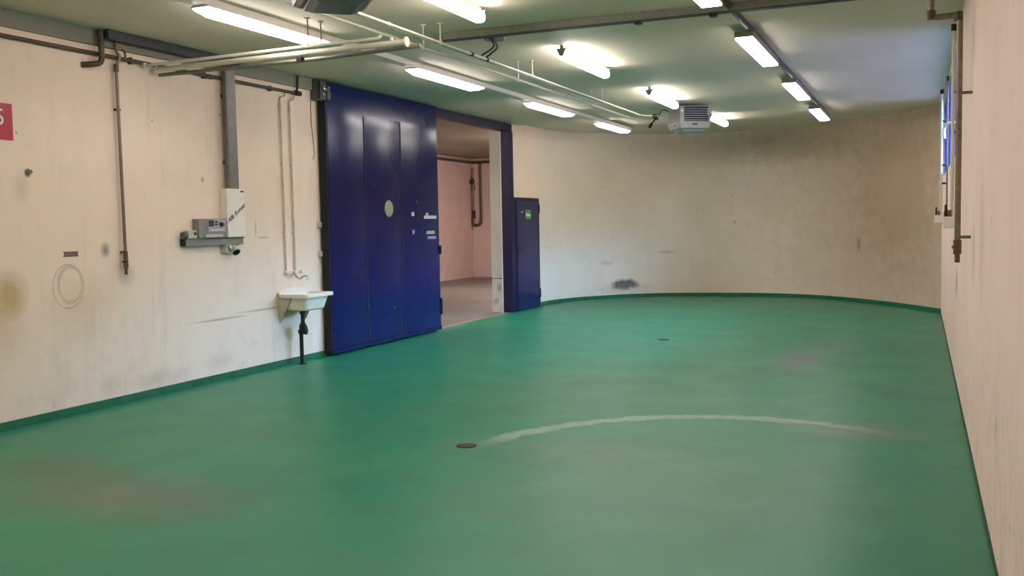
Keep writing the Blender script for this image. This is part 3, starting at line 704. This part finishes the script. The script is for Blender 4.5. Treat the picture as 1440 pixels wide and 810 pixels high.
# ------------------------------------------------------------------ sink
def rrect(x0, x1, y0, y1, r, z, n=6):
    pts = []
    for cx, cy, a0 in ((x1-r, y1-r, 0), (x0+r, y1-r, 90), (x0+r, y0+r, 180), (x1-r, y0+r, 270)):
        for k in range(n+1):
            a = math.radians(a0+90*k/n); pts.append((cx+r*math.cos(a), cy+r*math.sin(a), z))
    return pts
sk = thing('wall_sink', (-6.64, 9.41, .62), 'white wall-hung utility sink left of the blue gate', 'sink')
sx0, sx1, sy0, sy1 = -6.8392, -6.43, 9.13, 9.70
b = B(); b.loft([rrect(-6.76, -6.53, 9.23, 9.58, .05, .642), rrect(-6.79, -6.50, 9.20, 9.62, .06, .66), rrect(-6.81, -6.465, 9.17, 9.655, .06, .80),
    rrect(sx0+.002, sx1, sy0, sy1, .045, .80), rrect(sx0, sx1+.002, sy0-.002, sy1+.002, .045, .835), rrect(sx0+.004, sx1-.004, sy0+.004, sy1-.004, .042, .842),
    rrect(-6.79, -6.46, 9.16, 9.67, .06, .842), rrect(-6.78, -6.48, 9.175, 9.655, .06, .82), rrect(-6.75, -6.52, 9.24, 9.57, .05, .665)], smooth=False)
b.out('basin', 'sink_white', sk)
bp = [(9.13, .842), (9.70, .842), (9.70, .862)]+[(9.415+.285*math.cos(math.radians(a))*.98, .862+.045*math.sin(math.radians(a))) for a in range(0, 181, 15)]+[(9.13, .862)]
B().prism(bp, 'X', -6.8392, -6.805).out('backsplash', 'sink_white', sk)
for y in (9.22, 9.60):
    B().prism([(-6.8392, .80), (-6.60, .80), (-6.62, .78), (-6.80, .50), (-6.8392, .50)], 'Y', y, y+.012).out('side_triangle', 'sink_triangle', sk) if False else None
for y in (9.165, 9.66):
    B().prism([(-6.8392, .798), (-6.66, .798), (-6.815, .52), (-6.8392, .50)], 'Y', y-.006, y+.006).out('side_triangle', 'sink_triangle', sk)  # thin pale grey triangles between sink rim and wall
tp = B()
tp.tube([(-6.64, 9.34, .65), (-6.64, 9.34, .44), (-6.64, 9.36, .38), (-6.66, 9.43, .365), (-6.68, 9.455, .41), (-6.69, 9.43, .47), (-6.70, 9.39, .47), (-6.70, 9.385, .40), (-6.70, 9.385, .002)], .024, 14, .04)
tp.lathe([(.034, 0), (.034, .035)], (-6.64, 9.34, .595), 'Z', 16); tp.lathe([(.036, 0), (.036, .04)], (-6.64, 9.34, .43), 'Z', 16); tp.lathe([(.036, 0), (.036, .05)], (-6.70, 9.385, .36), 'Z', 16)
tp.out('drain_trap', 'black_plastic', sk)
B().lathe([(.05, 0), (.05, .006)], (-6.70, 9.385, 0.0005), 'Z', 18).out('floor_collar', 'dark_iron', sk)

# ------------------------------------------------------------------ floor drains
def drain(x, y, r, label):
    t = thing('floor_drain', (x, y, 0), label, 'floor drain', None)
    B().lathe([(r, .0003), (r, .003), (r*.86, .004), (r*.84, .002)], (x, y, 0), 'Z', 28).out('rim', 'dark_iron', t)
    g = B()
    for k in range(-3, 4):
        hw = math.sqrt(max(.0, (r*.82)**2-(k*r*.22)**2)); 
        if hw > .01: g.box(x+k*r*.22-.006, x+k*r*.22+.006, y-hw, y+hw, .002, .006)
    g.out('grate', 'brown_pipe', t)
drain(-3.02, 6.2, .075, 'round rusty floor drain in the foreground at the end of the pale arc')
drain(-3.19, 12.72, .085, 'round floor drain far back on the green floor')

# ------------------------------------------------------------------ right wall fittings
mp = thing('air_drop_pipe', (.25, 7.5, 1.3), 'tall brown pipe with end valve on the right wall, nearest the viewer', 'pipe')
B().tube([(.06, 7.52, 3.408), (.06, 7.52, 3.0), (.245, 7.5, 3.0), (.245, 7.5, 1.42)], .021, 14, .05).out('pipe', 'bronze_pipe', mp)
for c in ((.06, 7.52, 3.02), (.235, 7.5, 2.99)): B().lathe([(.03, -.03), (.03, .03)], c, 'Z', 14).out('elbow_fitting', 'green_pipe', mp)
B().lathe([(.034, 0), (.034, .03)], (.06, 7.52, 3.377), 'Z', 14).out('ceiling_rosette', 'green_pipe', mp)
for z in (2.46, 1.45): B().tube([(.245, 7.5, z), (.33, 7.5, z)], .011, 8).out('wall_clip', 'bronze_pipe', mp)
vb = B(); vb.tube([(.245, 7.5, 1.43), (.245, 7.5, 1.33)], .028, 14); vb.tube([(.245, 7.5, 1.34), (.245, 7.5, 1.27)], .018, 12); vb.tube([(.245, 7.5, 1.38), (.215, 7.47, 1.38)], .012, 8)
vb.out('end_valve', 'brass', mp)
def conduit(x, y, z0, r, lab, clips, mat='cream_paint', name='wall_conduit'):
    t = thing(name, (x, y, z0), lab, 'pipe')
    B().tube([(x, y, 3.30), (x, y, z0)], r, 12).out('pipe', mat, t)
    for z in clips: B().tube([(x, y, z), (.33, y, z)], r*.8, 8).out('wall_clip', 'dark_iron', t)
    B().tube([(x, y, 3.27), (x, y, 3.33)], r*1.5, 12).out('top_fitting', 'dark_iron', t)
    return t
c1 = conduit(.268, 9.7, 1.60, .016, 'bright vertical conduit on the right wall in front of the window', (2.36, 2.72))
c2 = conduit(.262, 14.55, 1.62, .016, 'far vertical conduit on the right wall beside the curved wall', (2.9, 2.3, 2.05))
c3 = conduit(.305, 13.2, 1.62, .010, 'thin dark vertical conduit on the right wall between two others', (3.0,), 'bronze_pipe')
def swbox(x, y, z, lab):
    t = thing('switch_box', (x, y, z-.05), lab, 'switch box')
    B().box(x-.065, .33, y-.06, y+.06, z-.055, z+.05, .008).out('casing', 'white_enamel', t)
    B().tube([(x-.01, y, z+.05), (x-.01, y, z+.11)], .022, 10).out('gland', 'brass', t)
    B().tube([(x-.045, y, z+.052), (x-.045, y, z+.16)], .012, 8).out('switch_lever', 'dark_iron', t)
swbox(.262, 9.7, 1.545, 'white switch box low on the right wall, the nearer one')
swbox(.250, 14.55, 1.565, 'white switch box low on the right wall, the farther one')
tb = thing('cable_box', (.30, 13.2, 1.55), 'narrow dark cable box between the white boxes on the right wall', 'cable box')
B().box(.27, .33, 13.15, 13.25, 1.50, 1.66, .006).out('casing', 'panel_grey', tb)
wt = thing('bent_tube', (.3, 11.9, 2.6), 'white bent plastic tube in front of the right window', 'tube')
B().tube([(.33, 11.6, 2.62), (.27, 11.7, 2.62), (.235, 11.8, 2.58), (.24, 11.8, 2.46)], .018, 12, .05).out('tube', 'white_enamel', wt)

# ------------------------------------------------------------------ pipes in the back room
bp = thing('back_room_pipe', (-12.5, 20, 3.4), 'rusty pipe along the wall of the room behind the gate', 'pipe')
B().tube([(-12.58, 8, 3.50), (-12.58, 26.66, 3.50), (-12.0, 26.66, 3.50)], .04, 12, .08).out('pipe', 'brown_pipe', bp)
loop = thing('back_room_pipe', (-12.4, 26.68, 1.45), 'rusty rectangular pipe loop with valves deep in the room behind the gate', 'pipe')
def bpipe(x, z0, z1, r, lab, mat='brown_pipe'):
    B().tube([(x, 26.67, z0), (x, 26.67, z1)], r, 12).out('pipe', mat, loop); return loop
q = bpipe(-12.32, 1.75, 3.46, .04, 'right vertical pipe of the pipe loop in the room behind the gate')
B().tube([(-12.32, 26.67, 1.80), (-12.34, 26.67, 1.60), (-12.55, 26.67, 1.58), (-12.60, 26.67, 1.62), (-12.60, 26.67, 1.80)], .045, 12, .1).out('u_bend', 'brown_pipe', q)
q = bpipe(-12.58, 1.8, 3.35, .032, 'left vertical pipe with valves of the pipe loop behind the gate', 'bronze_pipe')
B().lathe([(.07, 0), (.09, .03), (.07, .07)], (-12.57, 26.56, 2.92), 'Y', 16).out('valve_wheel', 'dark_iron', q)
B().lathe([(.055, -.08), (.055, .08)], (-12.57, 26.67, 2.75), 'Z', 12).out('valve_body', 'brass', q)
B().lathe([(.06, -.12), (.06, .12)], (-12.57, 26.67, 1.92), 'Z', 12).out('valve_body', 'dark_iron', q)
q = bpipe(-12.62, 1.45, 3.1, .015, 'thin conduit beside the pipe loop in the room behind the gate', 'bronze_pipe')

# ------------------------------------------------------------------ world, camera
w = bpy.data.worlds.new('World'); sc.world = w; w.use_nodes = True
bg = w.node_tree.nodes['Background']; bg.inputs[1].default_value = 1.0
wn = w.node_tree; tc = wn.nodes.new('ShaderNodeTexCoord'); sx = wn.nodes.new('ShaderNodeSeparateXYZ'); cr_ = wn.nodes.new('ShaderNodeValToRGB')
wn.links.new(tc.outputs['Generated'], sx.inputs[0]); mr = wn.nodes.new('ShaderNodeMapRange'); mr.inputs[1].default_value = -1
wn.links.new(sx.outputs[2], mr.inputs[0]); wn.links.new(mr.outputs[0], cr_.inputs[0])
er = cr_.color_ramp.elements
er[0].position = .47; er[0].color = (.065, .06, .10, 1)
er[1].position = .63; er[1].color = (.36, .72, 1.0, 1)
for ps_, cl_ in ((.49, (.008, .0065, .015, 1)), (.572, (.009, .0075, .016, 1))):
    e_ = er.new(ps_); e_.color = cl_
vm = wn.nodes.new('ShaderNodeVectorMath'); vm.operation = 'SCALE'; vm.inputs[3].default_value = 72.0
wn.links.new(cr_.outputs[0], vm.inputs[0]); wn.links.new(vm.outputs[0], bg.inputs[0])

F, yaw, pitch, roll = 1350.42, 0.402131718, 0.0662656910, -0.0188350853
cy, sy = math.cos(yaw), math.sin(yaw)
fwd = Vector((-sy*math.cos(pitch), cy*math.cos(pitch), -math.sin(pitch)))
right = Vector((cy, sy, 0)); up = right.cross(fwd)
r2 = right*math.cos(roll)+up*math.sin(roll); u2 = up*math.cos(roll)-right*math.sin(roll)
cam = bpy.data.cameras.new('camera'); co = bpy.data.objects.new('camera', cam); C.objects.link(co)
m = Matrix((r2, u2, -fwd)).transposed().to_4x4(); m.translation = (0, 0, 1.6)
co.matrix_world = m
cam.sensor_width = 36; cam.lens = F/1440*36; cam.clip_start = .02; cam.clip_end = 200
sc.camera = co
vs = sc.view_settings
vs.view_transform = 'Standard'; vs.look = 'None'; vs.gamma = 1; vs.exposure = -0.20; vs.use_curve_mapping = False
